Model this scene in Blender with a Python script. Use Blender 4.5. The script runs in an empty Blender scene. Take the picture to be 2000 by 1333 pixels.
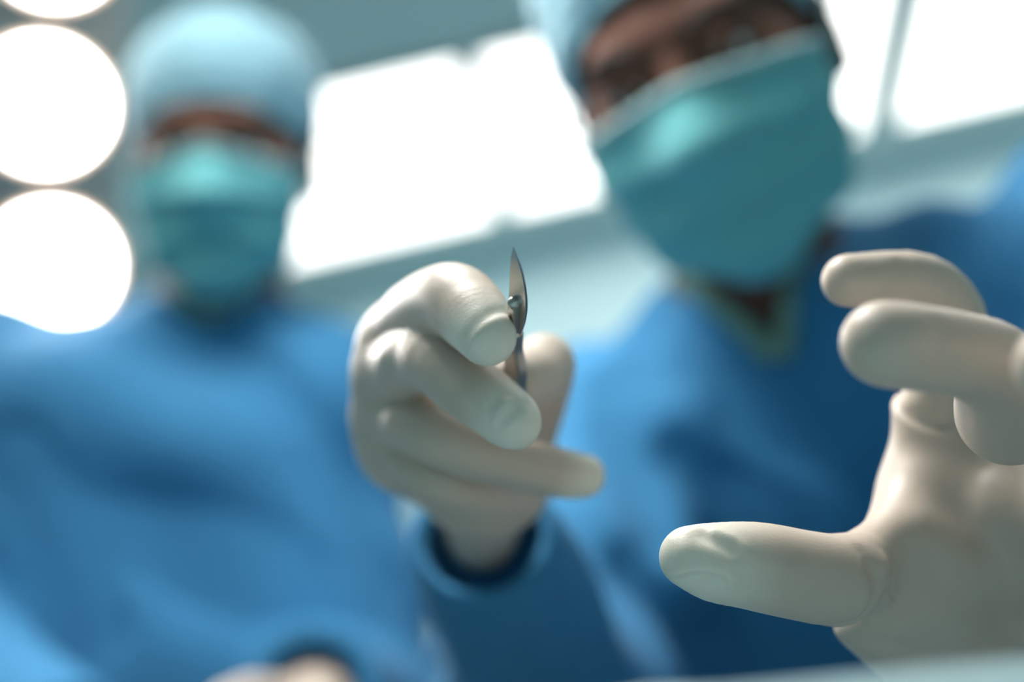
import bpy, math
import numpy as np

# ------------------------------------------------------------------ camera, world, exposure
FPX = 2600.0                      # focal length in pixels of the 2000 x 1333 frame
CAM = np.array([0.0, 0.0, 0.85])
_u = np.array([.972, .225, .0044]); _u /= np.linalg.norm(_u)
_v = np.array([.1145, -.4777, -.8703]); _v -= _u*(_u@_v); _v /= np.linalg.norm(_v)
ROT = np.array([_u, _v, np.cross(_u, _v)])      # camera axes -> world axes

scene = bpy.context.scene
col = scene.collection
cam_data = bpy.data.cameras.new('camera')
cam_data.sensor_width = 36.0
cam_data.lens = FPX*36.0/2000.0
cam_data.clip_start = 0.02
cam_data.dof.use_dof = True
cam_data.dof.focus_distance = 0.362
cam_data.dof.aperture_fstop = 3.1
cam = bpy.data.objects.new('camera', cam_data); col.objects.link(cam)
from mathutils import Matrix, Vector
_m = Matrix([list(ROT[i])+[CAM[i]] for i in range(3)]+[[0, 0, 0, 1]])
cam.matrix_world = _m
scene.camera = cam

world = bpy.data.worlds.new('world'); scene.world = world
world.use_nodes = True
world.node_tree.nodes['Background'].inputs[0].default_value = (.45, .62, .68, 1)
world.node_tree.nodes['Background'].inputs[1].default_value = 0.25
vs = scene.view_settings
vs.view_transform = 'Standard'; vs.look = 'None'; vs.gamma = 1.0; vs.use_curve_mapping = False
vs.exposure = 1.05
scene.cycles.use_denoising = True
PANEL_STRENGTH = 1.55
LAMP_STRENGTH = 9.0

# ------------------------------------------------------------------ small maths
def P(px, py, d):
    return CAM + ROT @ np.array([(px-1000)/FPX*d, (666.5-py)/FPX*d, -d])
def D(x, y, z):
    """a direction given along the lens' right / up / back, as a world direction"""
    w = ROT @ np.array([x, y, z], float); return w/np.linalg.norm(w)
def nrm(a):
    a = np.asarray(a, float); return a/np.linalg.norm(a)
def W(a): return np.asarray(a, np.float32)

def cone(p, a, b, r1, r2):
    a = W(a); b = W(b); ba = b-a; l2 = float(ba@ba)
    pa = p-a
    t = np.clip(pa@ba/l2, 0, 1)
    pa -= t[:, None]*ba
    return np.sqrt(np.einsum('ij,ij->i', pa, pa))-(r1+(r2-r1)*t)
def ball(p, c, r): return np.linalg.norm(p-W(c), axis=1)-r
def ell(p, c, r, B=None):
    q = p-W(c)
    if B is not None: q = q@W(B).T
    r = W(r)
    k0 = np.linalg.norm(q/r, axis=1); k1 = np.linalg.norm(q/(r*r), axis=1)
    return k0*(k0-1)/np.maximum(k1, 1e-6)
def smin(a, b, k):
    h = np.maximum(k-np.abs(a-b), 0)/k
    return np.minimum(a, b)-h*h*k*.25
def smax(a, b, k): return -smin(-a, -b, k)
def chain(p, pts, k=.003):
    d = None
    for (a, ra), (b, rb) in zip(pts[:-1], pts[1:]):
        c = cone(p, a, b, ra, rb)
        d = c if d is None else np.minimum(d, c)
    return d
def polyd(p, pts):
    d = None
    for a, b in zip(pts[:-1], pts[1:]):
        c = cone(p, a, b, 0, 0)
        d = c if d is None else np.minimum(d, c)
    return d
def wave(p, f, seed):
    r = np.random.RandomState(seed); s = np.zeros(len(p), np.float32)
    for i in range(5):
        k = W(r.normal(size=3)); k *= f*(.6+.8*r.rand())/np.linalg.norm(k)
        k2 = W(r.normal(size=3)); k2 *= f*.5/np.linalg.norm(k2)
        s += np.sin(p@k+1.3*np.sin(p@k2+r.rand()*6)+r.rand()*6)
    return s/5
def trace(sdf, px, py, d0=.25, d1=1.6):
    r = ROT @ np.array([(px-1000)/FPX, (666.5-py)/FPX, -1.0])
    t = d0
    for _ in range(160):
        d = float(sdf(W([CAM+r*t]))[0])
        if d < 2e-4 or t > d1: break
        t += max(d*.75, 2e-4)
    return CAM+r*t
def grooves(sdf, marks, band=.008):
    """marks: (polyline in 3D, depth, width); a positive depth cuts a crease, a negative one raises a fold"""
    def f(p):
        d = sdf(p)
        near = np.abs(d) < band
        if near.any():
            q = p[near]; e = np.zeros(len(q), np.float32)
            for pts, dep, w in marks:
                e += dep*np.exp(-(polyd(q, pts)/w)**2)
            d = d.copy(); d[near] += e
        return d
    return f
def mark(sdf, pxs, dep, w, **kw):
    return ([trace(sdf, x, y, **kw) for x, y in pxs], dep, w)

# ------------------------------------------------------------------ surface nets
def surf(sdf, lo, hi, h, newton=2):
    lo = np.asarray(lo, float); hi = np.asarray(hi, float)
    S = 6
    nb = np.ceil((hi-lo)/(h*S)).astype(int)
    n = nb*S+1
    bc = [lo[i]+(np.arange(nb[i])+.5)*h*S for i in range(3)]
    g = np.stack(np.meshgrid(*bc, indexing='ij'), -1).reshape(-1, 3).astype(np.float32)
    act = (np.abs(sdf(g)) < h*S*1.15+.004).reshape(nb)
    act = np.repeat(np.repeat(np.repeat(act, S, 0), S, 1), S, 2)
    m = np.zeros(n, bool)
    for dx in (0, 1):
        for dy in (0, 1):
            for dz in (0, 1):
                m[dx:dx+act.shape[0], dy:dy+act.shape[1], dz:dz+act.shape[2]] |= act
    idx = np.argwhere(m)
    val = np.full(n, 1., np.float32)
    pts = (lo+idx*h).astype(np.float32)
    out = np.empty(len(pts), np.float32)
    for i in range(0, len(pts), 400000):
        out[i:i+400000] = sdf(pts[i:i+400000])
    val[tuple(idx.T)] = out
    ins = val < 0
    c = act
    cs = [ins[dx:n[0]-1+dx, dy:n[1]-1+dy, dz:n[2]-1+dz] for dx in (0, 1) for dy in (0, 1) for dz in (0, 1)]
    tot = sum(x.astype(np.int8) for x in cs)
    cell = (tot > 0) & (tot < 8) & c
    ci = np.argwhere(cell)
    vid = np.full(cell.shape, -1, np.int64); vid[tuple(ci.T)] = np.arange(len(ci))
    acc = np.zeros((len(ci), 3)); cnt = np.zeros(len(ci))
    offs = np.array([(x, y, z) for x in (0, 1) for y in (0, 1) for z in (0, 1)])
    cv = np.stack([val[ci[:, 0]+o[0], ci[:, 1]+o[1], ci[:, 2]+o[2]] for o in offs], 1)
    for i in range(8):
        for j in range(i+1, 8):
            if abs(offs[i]-offs[j]).sum() != 1: continue
            a, b = cv[:, i], cv[:, j]
            k = (a < 0) != (b < 0)
            t = np.where(k, a/np.where(k, a-b, 1), 0)
            acc += np.where(k[:, None], offs[i]+(offs[j]-offs[i])*t[:, None], 0); cnt += k
    V = lo+(ci+acc/np.maximum(cnt, 1)[:, None])*h
    quads = []
    N = cell.shape
    for ax in range(3):
        b1, b2 = (ax+1) % 3, (ax+2) % 3
        sl = [slice(0, n[i]) for i in range(3)]; s2 = list(sl)
        sl[ax] = slice(0, n[ax]-1); s2[ax] = slice(1, n[ax])
        A = ins[tuple(sl)]; B = ins[tuple(s2)]
        e = np.argwhere(A != B)
        ok = (e[:, b1] > 0) & (e[:, b2] > 0) & (e[:, b1] < N[b1]) & (e[:, b2] < N[b2])
        e = e[ok]
        q = []
        for (o1, o2) in ((0, 0), (1, 0), (1, 1), (0, 1)):
            f = e.copy(); f[:, b1] -= o1; f[:, b2] -= o2
            q.append(vid[tuple(f.T)])
        q = np.stack(q, 1)
        flip = ~A[tuple(e.T)]
        q[flip] = q[flip][:, ::-1]
        quads.append(q[(q >= 0).all(1)])
    Q = np.concatenate(quads)
    for _ in range(newton):
        p = V.astype(np.float32); ee = h*.3
        d = sdf(p)
        gr = np.stack([sdf(p+W(np.eye(3)[i]*ee))-sdf(p-W(np.eye(3)[i]*ee)) for i in range(3)], 1)/(2*ee)
        st = d[:, None]*gr/np.maximum((gr*gr).sum(1), .2)[:, None]
        L = np.linalg.norm(st, axis=1, keepdims=True)
        V = V-st*np.minimum(1, h*.7/np.maximum(L, 1e-9))
    return V, Q

# ------------------------------------------------------------------ objects
def mesh_obj(name, V, F, mat, parent=None, smooth=True):
    me = bpy.data.meshes.new(name)
    V = np.asarray(V, float)
    org = np.zeros(3)
    if parent is None:
        org = (V.min(0)+V.max(0))/2; org[2] = V[:, 2].min()
    me.from_pydata((V-org).tolist(), [], F.tolist() if hasattr(F, 'tolist') else F)
    me.validate()
    if smooth: me.shade_smooth()
    o = bpy.data.objects.new(name, me); col.objects.link(o)
    o.location = org
    if mat: me.materials.append(mat)
    if parent is not None:
        o.parent = parent
        wm = world_of(parent)
        o.matrix_parent_inverse = wm.inverted()
    return o
def world_of(o):
    l = Matrix.Translation(o.location)
    if o.parent: return world_of(o.parent) @ o.matrix_parent_inverse @ l
    return l
def empty(name, loc):
    o = bpy.data.objects.new(name, None); col.objects.link(o)
    o.location = loc; o.empty_display_size = .1
    return o
def tag(o, label=None, cat=None, group=None, kind=None):
    if label: o['label'] = label
    if cat: o['category'] = cat
    if group: o['group'] = group
    if kind: o['kind'] = kind
    return o
def sobj(name, sdf, lo, hi, h, mat, parent=None, newton=2):
    V, Q = surf(sdf, lo, hi, h, newton)
    return mesh_obj(name, V, Q, mat, parent)

class MB:
    def __init__(s): s.v = []; s.f = []
    def box(s, c, r, B=None, bev=0.0):
        """box with half sizes r about c in axes B (rows), edges chamfered by bev"""
        B = np.eye(3) if B is None else np.asarray(B); c = np.asarray(c, float); r = np.asarray(r, float)
        import bmesh
        bm = bmesh.new(); bmesh.ops.create_cube(bm, size=2)
        for v in bm.verts: v.co = Vector(np.array(v.co)*r)
        if bev > 0: bmesh.ops.bevel(bm, geom=list(bm.edges), offset=bev, segments=2, affect='EDGES')
        n = len(s.v); bm.verts.index_update()
        s.v += [c+np.array(v.co)@B for v in bm.verts]
        s.f += [[n+v.index for v in f.verts] for f in bm.faces]; bm.free(); return s
    def lathe(s, c, ax, prof, seg=40):
        ax = nrm(ax); t = nrm(np.cross(ax, [.3, .9, .2])); b = np.cross(ax, t); c = np.asarray(c, float)
        n = len(s.v)
        for (r, z) in prof:
            for i in range(seg):
                a = 2*math.pi*i/seg
                s.v.append(c+ax*z+(t*math.cos(a)+b*math.sin(a))*r)
        for j in range(len(prof)-1):
            for i in range(seg):
                k = (i+1) % seg
                s.f.append([n+j*seg+i, n+j*seg+k, n+(j+1)*seg+k, n+(j+1)*seg+i])
        s.f.append([n+i for i in range(seg)][::-1]); s.f.append([n+(len(prof)-1)*seg+i for i in range(seg)])
        return s
    def tube(s, pts, rad, seg=12, flat=1.0, up=None):
        pts = [np.asarray(p, float) for p in pts]; n = len(s.v); m = len(pts)
        up = np.array([0, 0, 1.]) if up is None else up
        for j, p in enumerate(pts):
            d = nrm(pts[min(j+1, m-1)]-pts[max(j-1, 0)])
            t = np.cross(d, up)
            t = nrm(t) if np.linalg.norm(t) > 1e-3 else nrm(np.cross(d, [1, 0, 0]))
            b = np.cross(t, d)
            r = rad[j] if hasattr(rad, '__len__') else rad
            for i in range(seg):
                a = 2*math.pi*i/seg
                s.v.append(p+t*r*math.cos(a)+b*r*flat*math.sin(a))
        for j in range(m-1):
            for i in range(seg):
                k = (i+1) % seg
                s.f.append([n+j*seg+i, n+j*seg+k, n+(j+1)*seg+k, n+(j+1)*seg+i])
        s.f.append([n+i for i in range(seg)][::-1]); s.f.append([n+(m-1)*seg+i for i in range(seg)])
        return s
    def build(s, name, mat, parent=None, smooth=False):
        return mesh_obj(name, np.array(s.v), s.f, mat, parent, smooth)
def smooth_line(pts, n=8):
    pts = [np.asarray(p, float) for p in pts]; out = []
    for i in range(len(pts)-1):
        p0 = pts[max(i-1, 0)]; p1 = pts[i]; p2 = pts[i+1]; p3 = pts[min(i+2, len(pts)-1)]
        for k in range(n):
            t = k/n
            out.append(.5*(2*p1+(p2-p0)*t+(2*p0-5*p1+4*p2-p3)*t*t+(3*p1-p0-3*p2+p3)*t**3))
    return out+[pts[-1]]

# ------------------------------------------------------------------ materials
def mat(name, c, rough=.6, metal=0., var=.0, scale=40., bump=0., bscale=200., sss=0., sssc=None, sheen=0., trans=0., spec=.5, attr=None, c2=None):
    m = bpy.data.materials.new(name); m.use_nodes = True
    nt = m.node_tree; b = nt.nodes['Principled BSDF']
    b.inputs['Roughness'].default_value = rough; b.inputs['Metallic'].default_value = metal
    b.inputs['Specular IOR Level'].default_value = spec
    tc = nt.nodes.new('ShaderNodeTexCoord')
    nz = nt.nodes.new('ShaderNodeTexNoise'); nz.inputs['Scale'].default_value = scale; nz.inputs['Detail'].default_value = 4
    nt.links.new(tc.outputs['Object'], nz.inputs['Vector'])
    mx = nt.nodes.new('ShaderNodeMix'); mx.data_type = 'RGBA'
    mx.inputs[6].default_value = (*[x*(1-var) for x in c], 1); mx.inputs[7].default_value = (*[min(1, x*(1+var)) for x in c], 1)
    nt.links.new(nz.outputs['Fac'], mx.inputs[0])
    out = mx.outputs[2]
    if attr:
        at = nt.nodes.new('ShaderNodeAttribute'); at.attribute_name = attr
        m2 = nt.nodes.new('ShaderNodeMix'); m2.data_type = 'RGBA'
        nt.links.new(at.outputs['Fac'], m2.inputs[0]); nt.links.new(out, m2.inputs[6]); m2.inputs[7].default_value = (*c2, 1)
        out = m2.outputs[2]
    nt.links.new(out, b.inputs['Base Color'])
    if sss:
        b.inputs['Subsurface Weight'].default_value = sss
        b.inputs['Subsurface Radius'].default_value = sssc or (1., .6, .4)
        b.inputs['Subsurface Scale'].default_value = .003
    if sheen:
        b.inputs['Sheen Weight'].default_value = sheen; b.inputs['Sheen Roughness'].default_value = .5
    if bump:
        bn = nt.nodes.new('ShaderNodeTexNoise'); bn.inputs['Scale'].default_value = bscale; bn.inputs['Detail'].default_value = 5
        nt.links.new(tc.outputs['Object'], bn.inputs['Vector'])
        bp = nt.nodes.new('ShaderNodeBump'); bp.inputs['Strength'].default_value = bump; bp.inputs['Distance'].default_value = .001
        nt.links.new(bn.outputs['Fac'], bp.inputs['Height']); nt.links.new(bp.outputs['Normal'], b.inputs['Normal'])
    return m
def emis(name, c, s):
    m = bpy.data.materials.new(name); m.use_nodes = True
    b = m.node_tree.nodes['Principled BSDF']
    b.inputs['Base Color'].default_value = (.8, .8, .8, 1)
    b.inputs['Emission Color'].default_value = (*c, 1); b.inputs['Emission Strength'].default_value = s
    return m

M_WALL = mat('wall_paint', (.66, .92, .97), .55, var=.03, scale=6, bump=.1)
M_CEIL = mat('ceiling_paint', (.78, .92, .93), .8, var=.03, scale=8)
M_FLOOR = mat('floor_vinyl', (.22, .32, .36), .35, var=.08, scale=30)
M_FRAME = mat('painted_aluminium', (.55, .60, .60), .4, var=.03)
M_PANEL = emis('light_diffuser', (1, .985, .94), PANEL_STRENGTH)
M_LENS = emis('lamp_lens', (1, .97, .93), LAMP_STRENGTH)
M_LENSFRINGE = emis('lamp_lens_fringe_glow', (1, .62, .40), 1.6)  # orange fringe around the bright discs, put into a glowing ring
M_HOUSE = mat('lamp_housing', (.62, .60, .56), .35, var=.03)
M_STEEL = mat('brushed_steel', (.46, .44, .42), .38, 1.0, var=.06, scale=300)
M_BLADE = mat('polished_blade_steel', (.62, .58, .54), .22, 1.0, var=.04, scale=500)
M_EDGE = mat('ground_edge_steel', (.28, .32, .45), .3, 1.0)
M_GOWN = mat('blue_gown_fabric', (.048, .222, .43), .85, var=.08, scale=60, bump=.25, bscale=900, sheen=.05, spec=.15)
M_SCRUB = mat('green_scrub_collar', (.20, .34, .27), .85, var=.06, bump=.2)
M_CAP = mat('pale_blue_cap_fabric', (.31, .56, .66), .85, var=.06, scale=80, bump=.25, bscale=700, sheen=.2, spec=.2)
M_MASK = mat('teal_mask_fabric', (.165, .52, .545), .8, var=.06, scale=80, bump=.2, bscale=800, sheen=.1, spec=.25)
M_TIE = mat('pale_tie', (.30, .48, .50), .85)
M_SKIN_R = mat('brown_skin', (.15, .072, .052), .72, var=.08, scale=60, sss=.1, spec=.2)
M_SKIN_L = mat('light_brown_skin', (.17, .082, .058), .75, var=.08, scale=60, sss=.1, spec=.15)
M_HAIR = mat('dark_hair', (.012, .009, .008), .6)
M_EYE = mat('eye_white', (.7, .68, .65), .15)
M_IRIS = mat('dark_iris', (.02, .012, .008), .1)
M_GLOVE = mat('latex_glove', (.58, .485, .405), .42, var=.05, scale=25, bump=.12, bscale=1400, sss=.25, sssc=(1., .55, .35), spec=.4, attr='loose', c2=(.76, .72, .62))
M_DRAPE = mat('pale_blue_drape', (.25, .38, .41), .85, var=.05, scale=50, bump=.3, bscale=600)
M_TROUSER = mat('scrub_trousers', (.03, .18, .36), .85, var=.05)
M_SHOE = mat('white_clog', (.6, .62, .62), .5, var=.04)
M_PAD = mat('black_table_pad', (.02, .02, .022), .5)

# ------------------------------------------------------------------ room
CEIL = 2.85; X0, X1, Y0, Y1 = -2.7, 3.1, -2.6, 3.07
def wallbox(name, lo, hi, m, kind='structure'):
    lo = np.array(lo); hi = np.array(hi)
    o = MB().box((lo+hi)/2, (hi-lo)/2).build(name, m); o['kind'] = kind; return o
wallbox('floor', (X0, Y0, -.1), (X1, Y1, 0), M_FLOOR)
wallbox('ceiling', (X0, Y0, CEIL), (X1, Y1, CEIL+.1), M_CEIL)
wallbox('wall_back', (X0-.1, Y1, 0), (X1+.1, Y1+.1, CEIL), M_WALL)
wallbox('wall_left', (X0-.1, Y0, 0), (X0, Y1, CEIL), M_WALL)
wallbox('wall_right', (X1, Y0, 0), (X1+.1, Y1, CEIL), M_WALL)
wallbox('wall_front', (X0-.1, Y0-.1, 0), (X1+.1, Y0, CEIL), M_WALL)
for nm, lo, hi in (('baseboard_back', (X0, Y1-.015, 0), (X1, Y1, .1)), ('baseboard_left', (X0, Y0+.015, 0), (X0+.015, Y1-.015, .1)),
                   ('baseboard_right', (X1-.015, Y0+.015, 0), (X1, Y1-.015, .1))):
    wallbox(nm, lo, hi, M_FRAME)
def light_panel(x0, x1, y0, y1, label):
    t = empty('ceiling_light_panel', ((x0+x1)/2, (y0+y1)/2, CEIL)); tag(t, label, 'ceiling light', 'ceiling light panels')
    w = .012
    fr = MB()
    zc, zh = CEIL-.009, .009
    fr.box(((x0+x1)/2, y0-w/2, zc), ((x1-x0)/2+w, w/2, zh)); fr.box(((x0+x1)/2, y1+w/2, zc), ((x1-x0)/2+w, w/2, zh))
    fr.box((x0-w/2, (y0+y1)/2, zc), (w/2, (y1-y0)/2, zh)); fr.box((x1+w/2, (y0+y1)/2, zc), (w/2, (y1-y0)/2, zh))
    fr.build('frame', M_FRAME, t)
    MB().box(((x0+x1)/2, (y0+y1)/2, CEIL-.006), ((x1-x0)/2, (y1-y0)/2, .006)).build('diffuser', M_PANEL, t)
cols_ = ((-.60, .003, 'behind the scalpel, left of the join'), (.064, .988, 'beside the leaning masked surgeon, in the middle of the row'), (1.092, 2.0, 'in the top right corner'))
for a, b, s in cols_:
    light_panel(a, b, 2.245, 2.85, 'glowing white rectangular ceiling panel %s' % s)
for y, s1 in ((.35, 'above the operating table'),):  # unseen extra row, added to raise the room's brightness
    for a, b, s2 in ((-1.55, -.65, 'far left'), (-.60, .012, 'left'), (.054, 1.0, 'middle'), (1.08, 2.0, 'right')):
        light_panel(a, b, y, y+.605, 'added fill light panel %s, out of frame, %s of its row' % (s1, s2))

# ------------------------------------------------------------------ surgical lamp
def surgical_lamp(base, n, sy, top, label, watts, size):
    n = nrm(n); sy = nrm(sy-n*(sy@n)); sx = np.cross(sy, n)
    B = np.array([sx, sy, n])
    c = base-sx*.115
    t = empty('surgical_lamp', tuple(c-n*.1)); tag(t, label, 'surgical lamp')
    MB().box(c-n*.055, (.225, .345, .035), B, .03).build('housing', M_HOUSE, t, True)
    for ix in (0, 1):
        for iy in (-1, 0, 1):
            dx = {1: .0, 0: 0., -1: .022}[iy]
            m = base+sx*(dx-ix*.228)+sy*iy*.224
            o = MB().lathe(m, n, [(.099, -.03), (.101, -.01), (.098, .004), (.090, .006), (.088, 0.)]).build('lens_ring', M_HOUSE, t, True)
            MB().lathe(m, n, [(.089, -.012), (.089, .002), (.082, .003)]).build('lens_fringe_ring', M_LENSFRINGE, o, True)
            MB().lathe(m, n, [(.0815, -.004), (.0815, .004), (.06, .010), (.03, .013), (.005, .014)]).build('lens', M_LENS, o, True)
    el = np.array([top[0], top[1], 2.52])
    MB().lathe(top-np.array([0, 0, .05]), (0, 0, 1), [(.1, 0), (.12, .01), (.12, .05)]).build('ceiling_mount', M_HOUSE, t, True)
    MB().tube([top-np.array([0, 0, .04]), el], .03, 16).build('pole', M_HOUSE, t, True)
    back = c-n*.09
    MB().tube(smooth_line([el+np.array([0, 0, .03]), el*.6+back*.4+np.array([0, 0, .05]), back-n*.08, back]), .022, 16).build('arm', M_HOUSE, t, True)
    MB().lathe(back, n, [(.05, -.02), (.06, 0), (.06, .02)]).build('joint', M_HOUSE, t, True)
    MB().tube([c+sx*.0-sy*.33-n*.04, c-sy*.43-n*.02], .014, 14).build('handle', M_STEEL, t, True)
    # the beam of the lamp head
    L = bpy.data.lights.new('lamp_beam', 'SPOT'); L.energy = watts; L.spot_size = math.radians(size); L.spot_blend = .8
    L.shadow_soft_size = .22; L.color = (1, .97, .92)
    lo = bpy.data.objects.new('lamp_beam', L); col.objects.link(lo); lo.parent = t
    q = Vector(n).to_track_quat('-Z', 'Y')
    lo.matrix_parent_inverse = Matrix.Translation(t.location).inverted()
    lo.location = c+n*.27; lo.rotation_mode = 'QUATERNION'; lo.rotation_quaternion = q
_b = P(85, 205, 1.82)
surgical_lamp(_b, CAM+np.array([.05, .25, 0])-_b, P(95, -110, 1.82)-_b, np.array([-1.25, 1.45, CEIL]),
              'surgical lamp with round glowing white lenses behind the upright person', 12, 100)
_b = np.array([-.25, .30, 2.05])  # second lamp head, unseen, added to brighten hands and gowns
surgical_lamp(_b, np.array([.10, .65, 1.0])-_b, np.array([0, 1., 0]), np.array([-1.25, .35, CEIL]),
              'added fill lamp built as a surgical lamp over the operating table, out of frame', 17, 130)

# ------------------------------------------------------------------ operating table and drape
TZ = .775
def table():
    t = empty('operating_table', (.05, .05, 0)); tag(t, 'operating table hidden under the pale blue drape below the hands', 'operating table')
    MB().box((.05, .05, .04), (.25, .35, .04), bev=.015).build('base', M_STEEL, t)
    MB().box((.05, .05, .38), (.11, .14, .32), bev=.02).build('column', M_STEEL, t)
    MB().box((.05, .05, .715), (.95, .27, .015), bev=.005).build('frame', M_STEEL, t)
    MB().box((.05, .05, .748), (.95, .265, .018), bev=.012).build('pad', M_PAD, t)
table()
def drape():
    ys = .235
    cr = []
    for px, py in ((1000, 1420), (1250, 1352), (1400, 1352), (1560, 1343), (1750, 1334), (2000, 1328), (2300, 1328), (2800, 1350), (3400, 1450)):
        r = ROT @ np.array([(px-1000)/FPX, (666.5-py)/FPX, -1.]); q = CAM+r*(ys-CAM[1])/r[1]; cr.append((q[0], q[2]))
    cr = np.array(cr)
    xs = np.linspace(-1.0, 1.1, 180); yv = np.linspace(-.42, .52, 120)
    Xg, Yg = np.meshgrid(xs, yv, indexing='ij')
    h = np.interp(xs, cr[:, 0], cr[:, 1], left=TZ, right=TZ)-TZ
    h = np.where(xs < cr[0, 0], h[0]*0+np.clip(1-(cr[0, 0]-xs)/.05, 0, 1)*(cr[0, 1]-TZ), h)
    h = np.where(xs > cr[-1, 0], np.clip(1-(xs-cr[-1, 0])/.1, 0, 1)*(cr[-1, 1]-TZ), h)
    # highest crest whose outline, seen along the ridge's near flank, stays on that line
    yy = np.linspace(.08, .34, 120); pf = np.exp(-((yy-ys)/.055)**2)
    ratio = (TZ+h-CAM[2])/ys
    h = np.maximum(((ratio[:, None]*yy[None]+CAM[2]-TZ)/pf[None]).min(1), 0)
    prof = np.exp(-((Yg-ys)/.055)**2)
    Z = TZ+h[:, None]*prof+.0015*np.sin(Xg*40+3*np.sin(Yg*17))
    # hanging sides
    Y2 = Yg.copy()
    for sgn, e in ((1, .335), (-1, .235)):
        over = np.maximum(sgn*Yg-e, 0)
        k = over > 0
        Y2 = np.where(k, sgn*(e+.012*(1-np.exp(-over*40))+.008*np.sin(Xg*30)*np.clip(over*8, 0, 1)), Y2)
        Z = np.where(k, Z-over*1.6, Z)
    V = np.stack([Xg, Y2, Z], -1).reshape(-1, 3)
    nx, ny = Xg.shape
    V2 = V+np.array([0, 0, .0025])
    F = []
    for i in range(nx-1):
        for j in range(ny-1):
            a = i*ny+j
            F.append([a, a+1, a+ny+1, a+ny]); b = a+nx*ny
            F.append([b, b+ny, b+ny+1, b+1])
    rim = [i*ny for i in range(nx)]+[(nx-1)*ny+j for j in range(1, ny)]+[i*ny+ny-1 for i in range(nx-2, -1, -1)]+[j for j in range(ny-2, 0, -1)]
    for k in range(len(rim)):
        a, b = rim[k], rim[(k+1) % len(rim)]
        F.append([a, b, b+nx*ny, a+nx*ny])
    o = mesh_obj('surgical_drape', V2 if False else np.concatenate([V, V2]), F, M_DRAPE)
    tag(o, 'pale blue surgical drape with a blurred raised fold in the bottom right corner', 'drape')
drape()

# ------------------------------------------------------------------ scalpel
KNOB = P(1011, 590, .367)
AX = D(.015, .53, .85)
LAT = D(1, -.02, 0); LAT = nrm(LAT-AX*(LAT@AX))
DWN = np.cross(AX, LAT); DWN = DWN if DWN @ D(0, -1, 0) > 0 else -DWN
_phi = math.radians(52)
WD = math.cos(_phi)*LAT+math.sin(_phi)*DWN          # towards the cutting edge
NN = np.cross(AX, WD); NN = NN if NN @ D(0, 0, 1) > 0 else -NN   # face of the blade that shows
def scalpel():
    t = empty('scalpel', tuple(KNOB-AX*.05)); tag(t, 'steel scalpel with curved blade held upright between gloved fingertips', 'scalpel')
    # blade outline in (along axis, across towards the edge), millimetres from the knob
    spine = [(23, -2.6), (18, -3.3), (10, -3.6), (0, -3.7), (-17, -3.7), (-21, -1.5)]
    edge = [(23, -2.6), (21, -.8), (18, 1.2), (13.5, 2.9), (8, 4.0), (1, 4.4), (-7, 3.6), (-15, 1.8), (-21, -.2)]
    edge = [tuple(x) for x in smooth_line([np.array([a, b, 0]) for a, b in edge], 5)]
    edge = [(a, b) for a, b, _ in edge]
    def pt(a, w, n): return KNOB+(AX*a+WD*w+NN*n)*.001
    th = .2
    inner = []
    for a, w in edge: inner.append((a-.1, w-.75*min(1, .12+(23-a)/5)))
    inner[0] = (22.5, -2.55)
    outl = inner+[s for s in spine[::-1][:-1]]
    m = MB(); n = len(outl)
    m.v = [pt(a, w, th) for a, w in outl]+[pt(a, w, -th) for a, w in outl]
    m.f = [list(range(n)), list(range(2*n-1, n-1, -1))]+[[i, i+n, (i+1) % n+n, (i+1) % n] for i in range(n)]
    bl = m.build('blade', M_BLADE, t)
    e = MB(); k = len(edge)
    e.v = [pt(a, w, th) for a, w in inner]+[pt(a, w, 0) for a, w in edge]+[pt(a, w, -th) for a, w in inner]
    e.f = [[i, i+k, i+k+1, i+1] for i in range(k-1)]+[[i+k, i+2*k, i+2*k+1, i+k+1] for i in range(k-1)]
    e.build('cutting_edge', M_EDGE, bl, True)
    # fitting the blade slides on: a narrow bar with a rounded front knob
    def bar(p):
        q = (p-W(KNOB))@W(np.array([AX, WD, NN])).T*1000
        def bx(c, r, rr):
            d = np.abs(q-W(c))-(W(r)-rr)
            return np.linalg.norm(np.maximum(d, 0), axis=1)+np.minimum(d.max(1), 0)-rr
        d = bx((-12, -.6, .9), (12.5, 1.7, 1.0), .6)
        d = np.minimum(d, np.maximum(np.linalg.norm(q-W((-.6, -.6, .7)), axis=1)-1.95, -(q[:, 2]+.6)))
        d = smax(d, -bx((-2.9, -.6, 2.3), (.35, 3, .5), .1), .3)
        # groove along the bar, then the shoulders widening to the flat handle
        d = smax(d, -bx((-13, -.6, 2.1), (8.0, .5, .6), .2), .3)
        w = np.clip((-23-q[:, 0])/12, 0, 1); w = w*w*(3-2*w)
        hb = np.abs(q-np.array([-47, 0, 0], np.float32))
        hx = np.stack([hb[:, 0]-32, hb[:, 1]-(1.6+2.4*w), hb[:, 2]-1.75], 1)+.8
        hd = np.linalg.norm(np.maximum(hx, 0), axis=1)+np.minimum(hx.max(1), 0)-.8
        return smin(d, hd, .8)*.001*.9
    lo = np.minimum(KNOB, KNOB-AX*.09)-.008; hi = np.maximum(KNOB, KNOB-AX*.09)+.008
    sobj('handle', bar, lo, hi, .00045, M_STEEL, t, 1)
scalpel()

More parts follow.
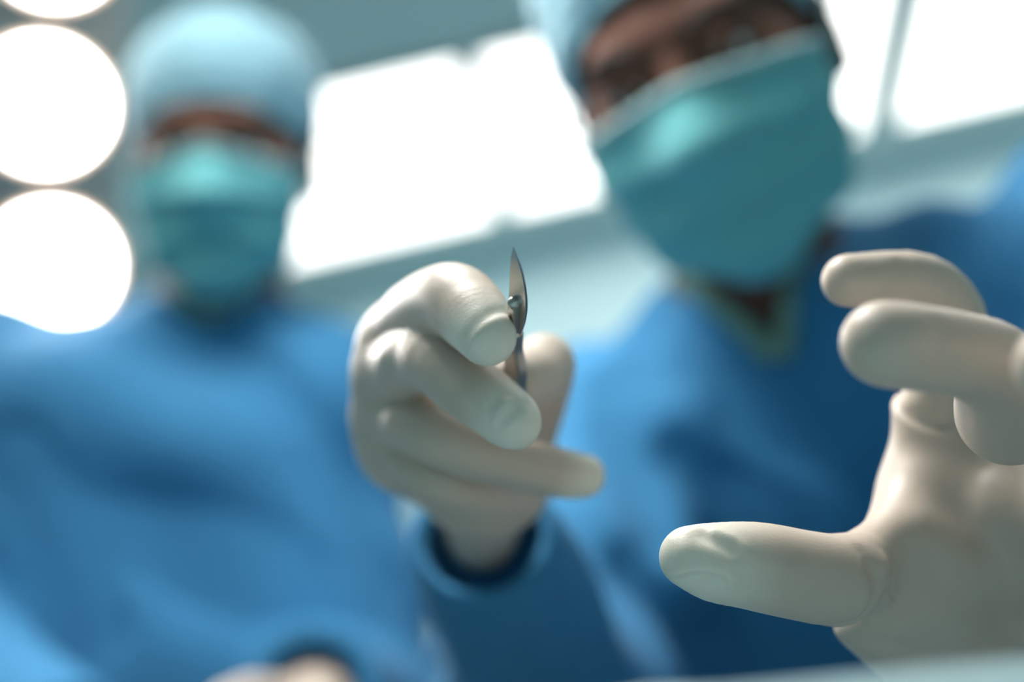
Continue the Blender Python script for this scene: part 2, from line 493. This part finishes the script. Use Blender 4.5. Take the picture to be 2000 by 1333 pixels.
# ------------------------------------------------------------------ gloved hands
def finger(*jts, n=4):
    q = smooth_line([np.array([*P(x, y, d), r]) for x, y, d, r in jts], n)
    return [(a[:3], a[3]) for a in q]
def make_hand(fingers, palm_sdf, web=.008):
    def f(p):
        b = palm_sdf(p); out = None
        for ch, k in fingers:
            s = smin(b, chain(p, ch), k)
            out = s if out is None else np.minimum(out, s)
        return out
    return f
def bounds(fs, extra, pad):
    pts = np.array([a for ch, _ in fs for a, r in ch]+list(extra)); return pts.min(0)-pad, pts.max(0)+pad
def set_loose(o, tips, r0, r1, sdfscale=1.0):
    me = o.data; n = len(me.vertices)
    co = np.empty(n*3, np.float32); me.vertices.foreach_get('co', co); co = co.reshape(-1, 3)
    wm = world_of(o); 
    if o.parent: wm = world_of(o.parent) @ o.matrix_parent_inverse @ Matrix.Translation(o.location)
    co = co+W(wm.translation)
    v = np.zeros(n, np.float32)
    wv = wave(co, 350, 5)
    for tp in tips:
        d = np.linalg.norm(co-W(tp), axis=1)+wv*.002
        v = np.maximum(v, np.clip((r1-d)/(r1-r0), 0, 1))
    at = me.attributes.new('loose', 'FLOAT', 'POINT'); at.data.foreach_set('value', v)

# --- the open hand on the right: a left hand, palm towards the lens
LW = P(2010, 1400, .470)                 # wrist
L_IDX = finger((1822, 935, .414, .0092), (1813, 800, .414, .0094), (1868, 640, .420, .0096), (1800, 556, .413, .0096), (1672, 549, .405, .0083), (1657, 549, .404, .0080))
L_MID = finger((1975, 802, .362, .0150), (1962, 765, .348, .0127), (1935, 715, .334, .0114), (1860, 690, .322, .0104), (1745, 674, .312, .0103), (1724, 670, .311, .0098))
L_RNG = finger((2130, 940, .360, .0135), (2190, 850, .340, .0115), (2290, 730, .305, .0104), (2170, 700, .285, .0096), (2068, 715, .278, .0090))
L_LIT = finger((2250, 1000, .350, .0115), (2340, 950, .33, .0098), (2430, 880, .30, .0088), (2370, 850, .28, .0082), (2280, 855, .272, .0078))
L_THB = finger((1628, 1136, .3725, .0130), (1560, 1123, .3680, .0125), (1470, 1106, .364, .0119), (1400, 1099, .3615, .0108), (1348, 1089, .360, .0084))
def lpalm(p):
    d = cone(p, LW, P(1850, 960, .416), .022, .0125)
    for a, r in ((P(1985, 985, .396), .0145), (P(2120, 1010, .378), .0145), (P(2240, 1060, .365), .0135)):
        d = smin(d, cone(p, LW, a, .022, r), .012)
    # stump the index finger comes out of, with a soft rolled rim of glove
    st = cone(p, P(1835, 990, .414), P(1813, 740, .414), .0128, .0116)
    n = nrm(nrm(P(1822, 720, .414)-P(1813, 838, .414))+D(0, 0, 1)*.55)
    st = smax(st, (p-W(P(1813, 800, .414)))@W(n), .0022)
    d = smin(d, st, .012)
    # thenar mound and the web between thumb and index finger
    d = smin(d, cone(p, P(1940, 1330, .435), P(1800, 1150, .400), .021, .0150), .012)
    d = smin(d, cone(p, P(1805, 990, .412), P(1775, 1120, .400), .0090, .0120), .022)
    d = smin(d, cone(p, P(1705, 1208, .400), P(1900, 1330, .430), .0118, .021), .010)
    d = smin(d, cone(p, P(1640, 1125, .381), P(1790, 1130, .402), .0082, .0100), .004)
    d = smin(d, cone(p, LW, P(2160, 1560, .52), .024, .028), .02)
    return d
def lh0(p):
    b = lpalm(p); out = None
    for ch, k in ((L_IDX, .0010), (L_MID, .0012), (L_RNG, .003), (L_LIT, .003)):
        s = smin(b, chain(p, ch), k)
        out = s if out is None else np.minimum(out, s)
    out = smin(out, chain(p, L_THB), .0008)
    # soft web
    return smin(out, cone(p, P(1695, 1088, .382), P(1778, 985, .404), .0062, .0055), .013)
lm = [
    mark(lh0, [(1622, 1229), (1645, 1228), (1680, 1216), (1704, 1194), (1716, 1165)], .0070, .0020),
    mark(lh0, [(1704, 1194), (1716, 1162), (1716, 1132), (1706, 1112)], .0020, .0024),
    mark(lh0, [(1708, 1122), (1698, 1096), (1688, 1080)], .0008, .0030),
    mark(lh0, [(1640, 1240), (1690, 1230), (1724, 1195), (1734, 1150), (1730, 1105)], -.0010, .0032),
    mark(lh0, [(1325, 1134), (1350, 1126), (1378, 1125), (1408, 1133)], .0010, .0019),
    mark(lh0, [(1322, 1124), (1345, 1114), (1380, 1112), (1412, 1120), (1435, 1135)], -.0010, .0018),
    mark(lh0, [(1378, 1046), (1400, 1056), (1428, 1073)], .0010, .0026),
    mark(lh0, [(1345, 1078), (1385, 1086), (1420, 1100)], -.0006, .0028),
    mark(lh0, [(1398, 1040), (1425, 1052), (1448, 1070)], -.0006, .0022),
    mark(lh0, [(1800, 1030), (1880, 1078), (2010, 1160)], -.0020, .0085),
    mark(lh0, [(1742, 1138), (1750, 1152), (1744, 1160)], .0009, .0011),
    mark(lh0, [(1730, 1150), (1744, 1158), (1752, 1170)], .0008, .0010),
    mark(lh0, [(1790, 1120), (1880, 1190), (2000, 1290)], .0020, .0080),
    mark(lh0, [(1690, 1250), (1760, 1262), (1860, 1300)], .0006, .0030),
    mark(lh0, [(1756, 520), (1752, 550), (1747, 575)], .0006, .0026),
    mark(lh0, [(1868, 562), (1862, 585), (1855, 600)], .0010, .0022),
    mark(lh0, [(1842, 650), (1838, 690), (1850, 735)], .0010, .0032),
]
lh1 = grooves(lh0, lm)
def lh(p):
    # the glove ends in an open cuff past the wrist
    ax = nrm(P(2160, 1560, .52)-LW)
    return smax(lh1(p)+.00018*wave(p, 260, 3), (p-W(LW+ax*.055))@W(ax), .002)

# --- the hand with the scalpel: a right hand, fingertips towards the lens
RW = P(945, 930, .512)
R_IDX = finger((800, 655, .455, .0125), (812, 620, .440, .0120), (878, 585, .402, .0112), (922, 616, .3865, .0106), (952, 659, .3755, .0084), n=8)
R_MID = finger((772, 735, .468, .0125), (785, 715, .450, .0120), (838, 698, .414, .0106), (905, 748, .398, .0102), (985, 810, .387, .0091), (1003, 825, .385, .0080))
R_RNG = finger((768, 815, .482, .0122), (785, 812, .465, .0112), (850, 850, .438, .0102), (950, 890, .440, .0094), (1090, 924, .450, .0086), (1137, 931, .454, .0076))
R_LIT = finger((785, 885, .495, .0115), (800, 890, .475, .0105), (850, 930, .456, .0095), (930, 960, .462, .0090), (985, 972, .475, .0082))
R_THB = finger((985, 930, .515, .0150), (1030, 815, .495, .0130), (1062, 716, .462, .0110), (1044, 735, .443, .0102), (1006, 746, .430, .0092))
def rpalm(p):
    d = cone(p, RW, P(805, 660, .460), .0175, .0125)
    for a, r in ((P(778, 738, .472), .0130), (P(772, 815, .485), .0130), (P(788, 885, .497), .0125)):
        d = smin(d, cone(p, RW, a, .0175, r), .012)
    d = smin(d, cone(p, P(782, 680, .463), P(778, 865, .488), .0125, .0120), .014)
    d = smin(d, cone(p, RW, P(985, 915, .512), .0175, .015), .012)
    d = smin(d, cone(p, RW, RW+(P(943, 1020, .565)-RW)*2, .0165, .0135), .012)
    return d
def rh0(p):
    b = rpalm(p); out = None
    for ch, k in ((R_IDX, .007), (R_MID, .007), (R_RNG, .007), (R_LIT, .007), (R_THB, .009)):
        s = smin(b, chain(p, ch), k)
        out = s if out is None else smin(out, s, .0012)
    return out
rm = [
    mark(rh0, [(908, 665), (922, 640), (950, 618), (985, 606)], .0006, .0019),
    mark(rh0, [(918, 676), (936, 652), (964, 632), (990, 622)], -.0003, .0022),
    mark(rh0, [(955, 842), (958, 815), (966, 790), (985, 772)], 0.00060, 0.0022),
    mark(rh0, [(966, 846), (985, 822), (1012, 800), (1030, 792)], 0.00066, 0.0019),
    mark(rh0, [(962, 840), (968, 808), (985, 785)], -0.00060, 0.0019),
    mark(rh0, [(972, 852), (995, 828), (1030, 802)], -0.00054, 0.0020),
    mark(rh0, [(860, 770), (868, 735), (880, 705)], 0.00036, 0.0030),
    mark(rh0, [(880, 918), (930, 938), (1000, 956), (1040, 962)], 0.00072, 0.0034),
    mark(rh0, [(745, 700), (750, 760), (752, 830)], -0.00072, 0.0054),
    mark(rh0, [(770, 690), (778, 760), (785, 830)], 0.00072, 0.0054),
    mark(rh0, [(760, 870), (800, 930), (850, 970)], 0.00048, 0.0054),
]
rh1 = grooves(rh0, rm)
def rh(p):
    ax = nrm(P(943, 1020, .565)-RW)
    d = rh1(p)+.00025*wave(p, 230, 8)
    # skin gives way where it presses on the handle
    q = (p-W(KNOB))@W(np.array([AX, WD, NN])).T
    hb = np.abs(q-W((-.047, 0, 0)))-W((.033, .0047, .0022))
    d = np.maximum(d, -(np.linalg.norm(np.maximum(hb, 0), axis=1)+np.minimum(hb.max(1), 0)-.0001))
    return smax(d, (p-W(RW+ax*.085))@W(ax), .002)

# ------------------------------------------------------------------ heads
class Head:
    def __init__(s, eye, roll, yaw, pitch, sc=1.0):
        r, y, t = map(math.radians, (roll, yaw, pitch))
        R = np.array([[math.cos(r), -math.sin(r), 0], [math.sin(r), math.cos(r), 0], [0, 0, 1]])
        Y = np.array([[math.cos(y), 0, math.sin(y)], [0, 1, 0], [-math.sin(y), 0, math.cos(y)]])
        X = np.array([[1, 0, 0], [0, math.cos(t), -math.sin(t)], [0, math.sin(t), math.cos(t)]])
        s.A = (ROT @ R @ Y @ X)            # local -> world
        s.sc = sc
        s.o = np.asarray(eye)-s.A @ np.array([0, 0, .085])*sc
    def w(s, x, y, z): return s.o+s.A @ np.array([x, y, z])*s.sc
    def loc(s, p): return ((p-W(s.o))@W(s.A))/s.sc
    def hull(s, q, soft=.03):
        d = ell(q, (0, .035, -.018), (.074, .088, .096))
        d = smin(d, ell(q, (0, -.035, .022), (.062, .082, .070)), .04)
        m = np.concatenate([np.abs(q[:, 0:1]), q[:, 1:]], 1)
        d = smin(d, ball(m, (.045, -.03, .058), .021), .03)                                     # cheekbone
        d = smin(d, cone(q, (0, -.09, .055), (0, -.105, .062), .03, .022), .03)
        d = smin(d, cone(q, (0, -.004, .088), (0, -.042, .108), .007, .012), soft)
        return d
    def head(s, q):
        d = s.hull(q, .012)
        d = smin(d, cone(q, (-.038, .020, .078), (.038, .020, .078), .010, .010), .015)      # brow
        ax = np.abs(q[:, 0:1]); m = np.concatenate([ax, q[:, 1:]], 1)
        d = smax(d, -ball(m, (.033, -.002, .101), .021), .012)                                 # socket
        lid = np.maximum(ball(m, (.032, -.001, .074), .0150), -(np.abs(q[:, 1]+.004)-.0035-np.maximum(.074-q[:, 2], 0)))
        d = smin(d, lid, .003)
        d = smin(d, ball(m, (.010, -.043, .100), .0075), .006)                                 # nostril wing
        d = smin(d, cone(q, (-.018, -.070, .084), (.018, -.070, .084), .006, .006), .008)      # lips
        d = smin(d, cone(q, (-.016, -.080, .083), (.016, -.080, .083), .0065, .0065), .006)
        ear = ell(m, (.079, -.012, -.010), (.010, .032, .019))
        ear = smax(ear, -ell(m, (.088, -.010, -.006), (.007, .020, .010)), .004)
        return smin(d, ear, .008)
    def out(s, o, dr, off):
        """distance from o along dr (local) to where the soft hull is off away"""
        n = len(o); ts = np.linspace(.0, .26, 160)
        res = np.zeros(n)
        for t in ts:
            d = s.hull((o+dr*t).astype(np.float32))
            res = np.where(d < off, t, res)
        return res
def grid_shell(name, G, th, m, parent, closed_u=False):
    """G: (nu, nv, 3) outer surface, th: vectors inwards"""
    nu, nv, _ = G.shape
    V = np.concatenate([G.reshape(-1, 3), (G+th).reshape(-1, 3)])
    F = []; N = nu*nv
    R = nu if closed_u else nu-1
    for i in range(R):
        k = (i+1) % nu
        for j in range(nv-1):
            F.append([i*nv+j, k*nv+j, k*nv+j+1, i*nv+j+1]); F.append([N+i*nv+j, N+i*nv+j+1, N+k*nv+j+1, N+k*nv+j])
        F.append([i*nv+nv-1, k*nv+nv-1, N+k*nv+nv-1, N+i*nv+nv-1])
        if not closed_u: F.append([i*nv, N+i*nv, N+k*nv, k*nv])
    if not closed_u:
        for j in range(nv-1):
            F.append([j, j+1, N+j+1, N+j]); e = (nu-1)*nv
            F.append([e+j, N+e+j, N+e+j+1, e+j+1])
    return mesh_obj(name, V, F, m, parent)
def make_mask(H, parent, nose, drop):
    nu, nv = 61, 56
    u = np.linspace(-1, 1, nu); v = np.linspace(0, 1, nv)
    Ug, Vg = np.meshgrid(u, v, indexing='ij')
    phi = Ug*math.radians(78)
    psi = np.radians(-3-Vg*52*(1-.35*Ug**2))
    y0 = nose-drop*np.abs(Ug)**.9-.052*Vg*(1-.25*Ug**2)
    o = np.stack([0*Ug, y0, 0*Ug-.005], -1).reshape(-1, 3)
    dr = np.stack([np.sin(phi)*np.cos(psi), np.sin(psi), np.cos(phi)*np.cos(psi)], -1).reshape(-1, 3)
    t = H.out(o, dr, .0055)
    t = t.reshape(nu, nv)
    for _ in range(4):      # the cloth spans hollows
        t[:, 1:-1] = np.maximum(t[:, 1:-1], .5*(t[:, :-2]+t[:, 2:])); t[1:-1] = np.maximum(t[1:-1], .5*(t[:-2]+t[2:]))
    saw = (Vg*4.2) % 1.0
    pl = np.where((Vg > .16) & (Vg < .92), (saw-.5)*.0090, 0)*(1-.5*np.abs(Ug))
    t = t+.016*np.exp(-((np.abs(Ug)-.62)/.30)**2)*np.exp(-((Vg-.62)/.30)**2)+pl+.0035*np.sin(Ug*5+Vg*3)*Vg*np.abs(Ug)+.003*np.exp(-((Vg-.5)/.3)**2)
    G = o+dr*t.reshape(-1, 1)
    Gw = (H.o+(G*H.sc)@H.A.T).reshape(nu, nv, 3)
    drw = (dr@H.A.T).reshape(nu, nv, 3)
    mo = grid_shell('face_mask', Gw, -drw*.0016, M_MASK, parent)
    for e, nm in ((0, 'top'), (-1, 'bottom')):
        MB().tube([Gw[i, e]+drw[i, e]*.0002 for i in range(nu)], .0042 if e == 0 else .002, 8).build('hem', M_TIE if e == 0 else M_MASK, mo, True)
    for sgn, i in ((-1, 0), (1, -1)):
        for e, (ex, ey, ez) in ((0, (.088, .02, -.02)), (-1, (.082, -.04, -.03))):
            a = Gw[i, e]
            MB().tube(smooth_line([a, H.w(sgn*ex, ey*.5-.01, ez+.03), H.w(sgn*(ex-.002), ey, ez-.02), H.w(sgn*.05, ey+.01, -.105)]), .0022, 8).build('tie', M_TIE, mo, True)
    return mo
def make_cap(H, parent, front, side, back, off, puff, seed):
    nu, nv = 96, 40
    a = np.linspace(0, 2*math.pi, nu, endpoint=False); v = np.linspace(0, 1, nv)
    Ag, Vg = np.meshgrid(a, v, indexing='ij')
    c = np.array([0, .03, -.015])
    f = np.cos(Ag)           # 1 = front
    ye = np.where(f > 0, side+(front-side)*np.abs(f)**1.5, side+(back-side)*np.abs(f)**1.3)
    # latitude from the pole down to the edge height
    el1 = np.arctan2(ye-c[1], .082)
    el = math.pi/2+(el1-math.pi/2)*Vg
    dr = np.stack([np.sin(Ag)*np.cos(el), np.sin(el), np.cos(Ag)*np.cos(el)], -1).reshape(-1, 3)
    o = np.tile(c, (len(dr), 1))
    t = H.out(o, dr, .0045).reshape(nu, nv)
    w = wave((dr*1.0).astype(np.float32), 11, seed).reshape(nu, nv)
    gather = np.sin(Ag*26+2*np.sin(Ag*5))*np.clip((Vg-.75)/.2, 0, 1)*np.clip((1.0-Vg)/.06, 0, 1)
    t = t+off+(puff*np.sin(np.clip(Vg*1.05, 0, 1)*math.pi)**.7*(.65+.35*np.clip(-f+.6, 0, 1)))+w*.004+gather*.0018
    t = np.where(Vg > .93, t-.003*(Vg-.93)/.07, t)
    G = o+dr*t.reshape(-1, 1)
    Gw = (H.o+(G*H.sc)@H.A.T).reshape(nu, nv, 3); drw = (dr@H.A.T).reshape(nu, nv, 3)
    co = grid_shell('surgical_cap', Gw, -drw*.0018, M_CAP, parent, True)
    pts = [Gw[i, -1] for i in range(nu)]+[Gw[0, -1]]
    MB().tube(pts, .003, 8).build('cap_band', M_CAP, co, True)
    return co
def make_face_bits(H, body):
    for s in (-1, 1):
        e = MB().lathe(H.w(s*.032, -.001, .074), H.A@np.array([0, -.25, 1]), [(.0125*math.cos(x), .0125*math.sin(x)) for x in np.linspace(-1.5, 1.5, 14)], 20).build('eye', M_EYE, body, True)
        e2 = MB().lathe(H.w(s*.032, -.001, .074), H.A@np.array([0, -.25, 1]), [(.0129*math.cos(x), .0129*math.sin(x)) for x in np.linspace(1.1, 1.55, 6)], 20).build('iris', M_IRIS, e, True)
        pts = smooth_line([H.w(s*.014, .016, .098), H.w(s*.030, .021, .094), H.w(s*.046, .019, .083), H.w(s*.056, .012, .070)], 5)
        MB().tube(pts, [.0008+.0019*math.sin(math.pi*min(1, (i+1)/(len(pts)+.5))) for i in range(len(pts))], 8).build('eyebrow', M_HAIR, body, True)

# ------------------------------------------------------------------ people
def person(label, H, neck, sr, sl, hip, arms, mats, foldf, vneck, glove_fn, cap, folds=(), cuff=.037, bore=.026, brim=(.003, .034)):
    """arms: for each of the two arms (elbow, wrist); sr / sl: shoulder joints as seen left / right"""
    mid = (sr+sl)/2
    lat = nrm(sl-sr)
    foot = np.array([hip[0], hip[1]+.02, 0])
    t = empty('person', tuple(foot)); tag(t, label, 'person')
    up = nrm(mid-hip); fwd = nrm(np.cross(up, lat)); fwd = fwd if fwd @ (CAM-mid) > 0 else -fwd
    lz = np.array([lat[0], lat[1], 0]); lz = nrm(lz)
    knees = [hip+lz*s*.10+np.array([0, .0, -.46]) for s in (-1, 1)]
    ank = [np.array([foot[0], foot[1], .09])+lz*s*.11 for s in (-1, 1)]
    skull = H.w(0, -.06, -.035)
    def torso(p, g):
        d = cone(p, sr+lat*.01-up*.01, sl-lat*.01-up*.01, .058+g, .058+g)
        d = smin(d, cone(p, neck-up*.005, mid-up*.02, .062+g*.5, .085+g), .05)
        for s in (-1, 1):
            d = smin(d, cone(p, mid+lat*s*.085-up*.09+fwd*.01, hip+lat*s*.07, .098+g, .098+g), .06)
        return d
    def limbs(p, g):
        d = None
        for s0, (el, wr) in zip((sr, sl), arms):
            c = smin(cone(p, s0, el, .052+g, .043+g), cone(p, el, el+(wr-el)*.66, .040+g, .026+g*.8), .02)
            d = c if d is None else np.minimum(d, c)
        return d
    # ---- body: one continuous mesh from crown to ankles
    def body(p):
        q = H.loc(p)
        d = H.head(q)*H.sc
        d = smin(d, cone(p, skull, neck, .052, .058), .02)
        d = smin(d, torso(p, -.004), .035)
        d = smin(d, limbs(p, -.006), .03)
        for k, a, s in zip(knees, ank, (-1, 1)):
            d = smin(d, smin(cone(p, hip+lz*s*.09, k, .078, .055), cone(p, k, a, .052, .036), .02), .03)
        return d
    P_all = np.array([H.w(0, .13, 0), H.w(0, 0, .12), H.w(0, 0, -.12), H.w(.1, 0, 0), H.w(-.1, 0, 0), neck, sr, sl, hip, *knees, *ank]+[x for a in arms for x in a])
    lo, hi = P_all.min(0)-.13, P_all.max(0)+.13
    bo = sobj('body', body, lo, hi, .0042, mats, t, 1)
    make_face_bits(H, bo)
    make_cap(H, t, *cap)
    make_mask(H, t, *brim)
    # ---- gown
    hem_z = .42
    def gown0(p):
        d = torso(p, .016)
        for s in (-1, 1):
            d = smin(d, cone(p, hip+lat*s*.06, np.array([hip[0], hip[1], hem_z])+lz*s*.09, .115, .15), .05)
        for s0, (el, wr) in zip((sr, sl), arms):
            c = smin(cone(p, s0, el, .076, .066), cone(p, el, wr, .064, cuff), .03)
            d = smin(d, c, .03)
        return d
    gown1 = grooves(gown0, [mark(gown0, l, dp, w, d0=.45, d1=2) for l, dp, w in folds], .06)
    A, Bp, Cp = [trace(gown0, x, y, .6, 2) for x, y in vneck]
    nv_ = nrm((A+Bp+Cp)/3-CAM)
    e1 = np.cross(nv_, Bp-A); e2 = np.cross(Cp-A, nv_)
    e1 = nrm(e1)*np.sign(e1@(Cp-A)); e2 = nrm(e2)*np.sign(e2@(Bp-A))
    def gown(p):
        fade = np.ones(len(p), np.float32)
        for (el, wr) in arms: fade = np.minimum(fade, np.clip(ball(p, wr, .045)/.10, .05, 1))
        d0 = gown0(p); d = d0+(gown1(p)-d0+foldf(p))*fade
        d = np.minimum(d, np.minimum(torso(p, .010), limbs(p, .002)))
        # neck opening
        v = smax(-((p-W(A+up*.005))@W(e1)), -((p-W(A+up*.005))@W(e2)), .006)
        v = np.maximum(v, -(p-W(A))@W(-nv_)-.10)
        d = smax(d, -v, .005)
        d = smax(d, -(cone(p, neck-up*.03, neck+up*.10, .059, .059)), .005)
        d = np.maximum(d, hem_z-p[:, 2])
        for (el, wr) in arms:
            ax = nrm(wr-el)
            inner = smax(cone(p, wr-ax*.05, wr+ax*.03, bore, bore), -(p-W(wr-ax*.03))@W(ax), .004)
            d = np.where(ball(p, wr, .10) < 0, smax(smax(d, (p-W(wr+ax*.004))@W(ax), .003), -inner, .002), d)
        return d
    go = sobj('gown', gown, lo, hi+.02, .0048, M_GOWN, t, 1)
    # ---- collar of the scrubs under the gown: down the V and round the back of the neck
    def onto(q):
        q = W([q])
        for _ in range(30):
            d = gown0(q)-.001
            g = np.stack([gown0(q+W(np.eye(3)[k]*.002))-gown0(q-W(np.eye(3)[k]*.002)) for k in range(3)], 1)/.004
            q = q-.7*d[:, None]*g
        return q[0].astype(float)
    rim = [neck+up*.018+(lat*math.cos(a)-fwd*math.sin(a))*.063 for a in np.linspace(-.15, math.pi+.15, 9)]
    vl = [onto(A+(Bp-A)*k) for k in (.05, .3, .55, .8)]; vr = [onto(A+(Cp-A)*k) for k in (.8, .55, .3, .05)]
    pts = smooth_line(vl+rim[::-1]+vr, 5)
    cm = MB().tube(pts, .0068, 10, .6, nrm(CAM-A)).build('collar', M_SCRUB, t, True)
    # ---- trousers and shoes
    def trou(p):
        d = None
        for k, a, s in zip(knees, ank, (-1, 1)):
            c = smin(cone(p, hip+lz*s*.09, k, .092, .072), cone(p, k, a, .070, .062), .02)
            d = c if d is None else smin(d, c, .01)
        return np.maximum(d, .10-p[:, 2])
    sobj('trousers', trou, np.minimum(lo, foot-.25)*[1, 1, 0]+[0, 0, .05], [hi[0], hi[1], hip[2]+.12], .012, M_TROUSER, t, 1)
    fw = nrm(np.array([fwd[0], fwd[1], 0]))
    for a in ank:
        b = np.array([a[0], a[1], 0])
        def shoe(p, b=b):
            d = cone(p, b+np.array([0, 0, .04])-fw*.03, b+np.array([0, 0, .034])+fw*.13, .05, .045)
            d = smin(d, cone(p, b+np.array([0, 0, .06])-fw*.03, b+np.array([0, 0, .05])+fw*.05, .046, .048), .02)
            return smax(d, -p[:, 2], .006)
        sobj('shoe', shoe, b-[.22, .22, .02], b+[.22, .22, .14], .009, M_SHOE, t, 1)
    glove_fn(t)
    return t

# --- the surgeon on the right, leaning over with the scalpel
H_R = Head(P(1318, 132, .800), 23, -20, 4, 1.06)
def fold_r(p):
    q = p.copy()
    f1 = np.sin((q@W(nrm([.75, .2, .62])))*62+1.6*np.sin(q@W([9, 4, -6.])))
    f2 = wave(p*W([1, 1, .7]), 30, 21)
    f3 = np.sin((q@W(nrm([.9, -.3, -.35])))*95+2*np.sin(q@W([-7, 9, 11.])))
    return .009*f1*(.5+.5*f2)+.010*f2+.003*f3
def gloves_r(t):
    lo, hi = bounds([(L_IDX, 0), (L_MID, 0), (L_RNG, 0), (L_LIT, 0), (L_THB, 0)], [LW, P(2160, 1560, .52)], .035)
    g = sobj('glove', lh, lo, hi, .0009, M_GLOVE, t)
    set_loose(g, [L_THB[-1][0]], .011, .027)
    g['label'] = 'open left glove with spread thumb and curled fingers'
    v = np.array([a.value for a in g.data.attributes['loose'].data], np.float32)
    lo, hi = bounds([(R_IDX, 0), (R_MID, 0), (R_RNG, 0), (R_LIT, 0), (R_THB, 0)], [RW, RW+(P(943, 1020, .565)-RW)*2], .035)
    g = sobj('glove', rh, lo, hi, .0009, M_GLOVE, t)
    set_loose(g, [R_IDX[-1][0], R_MID[-1][0], R_RNG[-1][0]], .009, .016)
    g['label'] = 'right glove pinching the scalpel'
person('person in blue gown, cap and teal mask leaning over with a scalpel', H_R,
       neck=P(1485, 610, .960), sr=P(1205, 860, .955), sl=P(2130, 480, .940), hip=np.array([.27, 1.17, .97]), cuff=.032, bore=.025, brim=(-.006, .014),
       arms=((P(1090, 1370, .77), P(944, 1050, .570)), (P(2450, 1170, .68), P(2030, 1430, .482))),
       mats=M_SKIN_R, foldf=fold_r, vneck=((1525, 712), (1325, 530), (1572, 470)), glove_fn=gloves_r,
       cap=(.050, -.005, -.06, .004, .014, 4),
       folds=(([(1470, 790), (1600, 850), (1730, 925)], .022, .018), ([(1330, 890), (1410, 950), (1520, 1060)], .018, .016), ([(1250, 1120), (1330, 1220), (1400, 1330)], .018, .018), ([(1945, 390), (1960, 460), (1985, 540)], .018, .015), ([(1180, 760), (1250, 900), (1290, 1050)], .012, .02), ([(928, 1130), (926, 1180), (935, 1310)], .012, .009), ([(850, 1110), (840, 1200), (850, 1320)], .006, .010), ([(1030, 1090), (1060, 1200), (1080, 1320)], .008, .010)))

# --- the surgeon on the left, upright
H_L = Head(P(405, 282, 1.15), 2, 3, 2, 1.0)
def fold_l(p):
    f2 = wave(p*W([1, 1, .8]), 24, 33)
    f1 = np.sin((p@W(nrm([.35, .1, .9])))*48+1.8*np.sin(p@W([8, 3, -5.])))
    return .009*f1*(.5+.5*f2)+.011*f2
LAW = P(610, 1352, .96); LBW = P(120, 1480, .90)
def relaxed(t, wr, ax, side, nor):
    ax = nrm(ax); nor = nrm(nor-ax*(nor@ax)); side = nrm(np.cross(nor, ax))*np.sign(np.cross(nor, ax)@side)
    def q(a, s, n): return wr+ax*a+side*s+nor*n
    fs = []
    for k, (s, L, r) in enumerate(((.028, .072, .0092), (.009, .080, .0094), (-.011, .074, .009), (-.029, .058, .008))):
        b = q(.088, s, 0)
        fs.append([(b, r*1.15), (b+ax*L*.5+nor*L*.12, r*1.02), (b+ax*L*.78+nor*L*.38, r*.95), (b+ax*L*.86+nor*L*.62, r*.82)])
    th = [(q(.02, .022, .008), .016), (q(.055, .048, .016), .0125), (q(.082, .058, .024), .0108), (q(.104, .056, .034), .0088)]
    def f(p):
        d = None
        for ch in fs:
            c = cone(p, q(0, 0, 0), ch[0][0], .021, .0125); d = c if d is None else smin(d, c, .012)
        b = smin(d, cone(p, q(-.05, 0, 0), q(.01, 0, 0), .026, .024), .02); out = None
        for ch in fs+[th]:
            s = smin(b, chain(p, ch, .005), .008); out = s if out is None else np.minimum(out, s)
        return smax(out, -(p-W(q(-.04, 0, 0)))@W(ax), .002)
    pts = np.array([a for ch in fs+[th] for a, r in ch]+[q(-.06, 0, 0)])
    g = sobj('glove', f, pts.min(0)-.04, pts.max(0)+.04, .0022, M_GLOVE, t, 1)
    set_loose(g, [ch[-1][0] for ch in fs], .008, .016)
L_EL = P(690, 1375, 1.19); B_EL = P(-190, 1230, 1.12)
def gloves_l(t):
    relaxed(t, LAW-nrm(LAW-L_EL)*.005+D(0, -1, 0)*.014, nrm(LAW-L_EL)+D(0, -1, 0)*.45, D(0, 1, 0), D(-1, -.4, -.2))
    relaxed(t, LBW+nrm(LBW-B_EL)*.0, LBW-B_EL, D(0, 1, 0), D(1, -.4, 0))
person('person in blue gown, cap and teal mask standing upright beside the glowing lamp', H_L,
       neck=P(425, 640, 1.27), sr=P(-45, 748, 1.27), sl=P(640, 790, 1.25), hip=np.array([-.30, 1.20, 1.00]), cuff=.052, bore=.034,
       arms=((B_EL, LBW), (L_EL, LAW)),
       mats=M_SKIN_L, foldf=fold_l, vneck=((425, 628), (320, 575), (515, 575)), glove_fn=gloves_l,
       cap=(.040, .0, -.06, .003, .016, 9),
       folds=(([(350, 650), (490, 715), (590, 830), (690, 1020), (745, 1140)], .022, .022), ([(30, 880), (110, 1080), (190, 1230)], .02, .022), ([(150, 880), (400, 850), (560, 800)], -.004, .05), ([(120, 1060), (330, 1010), (520, 1060)], .005, .045)))
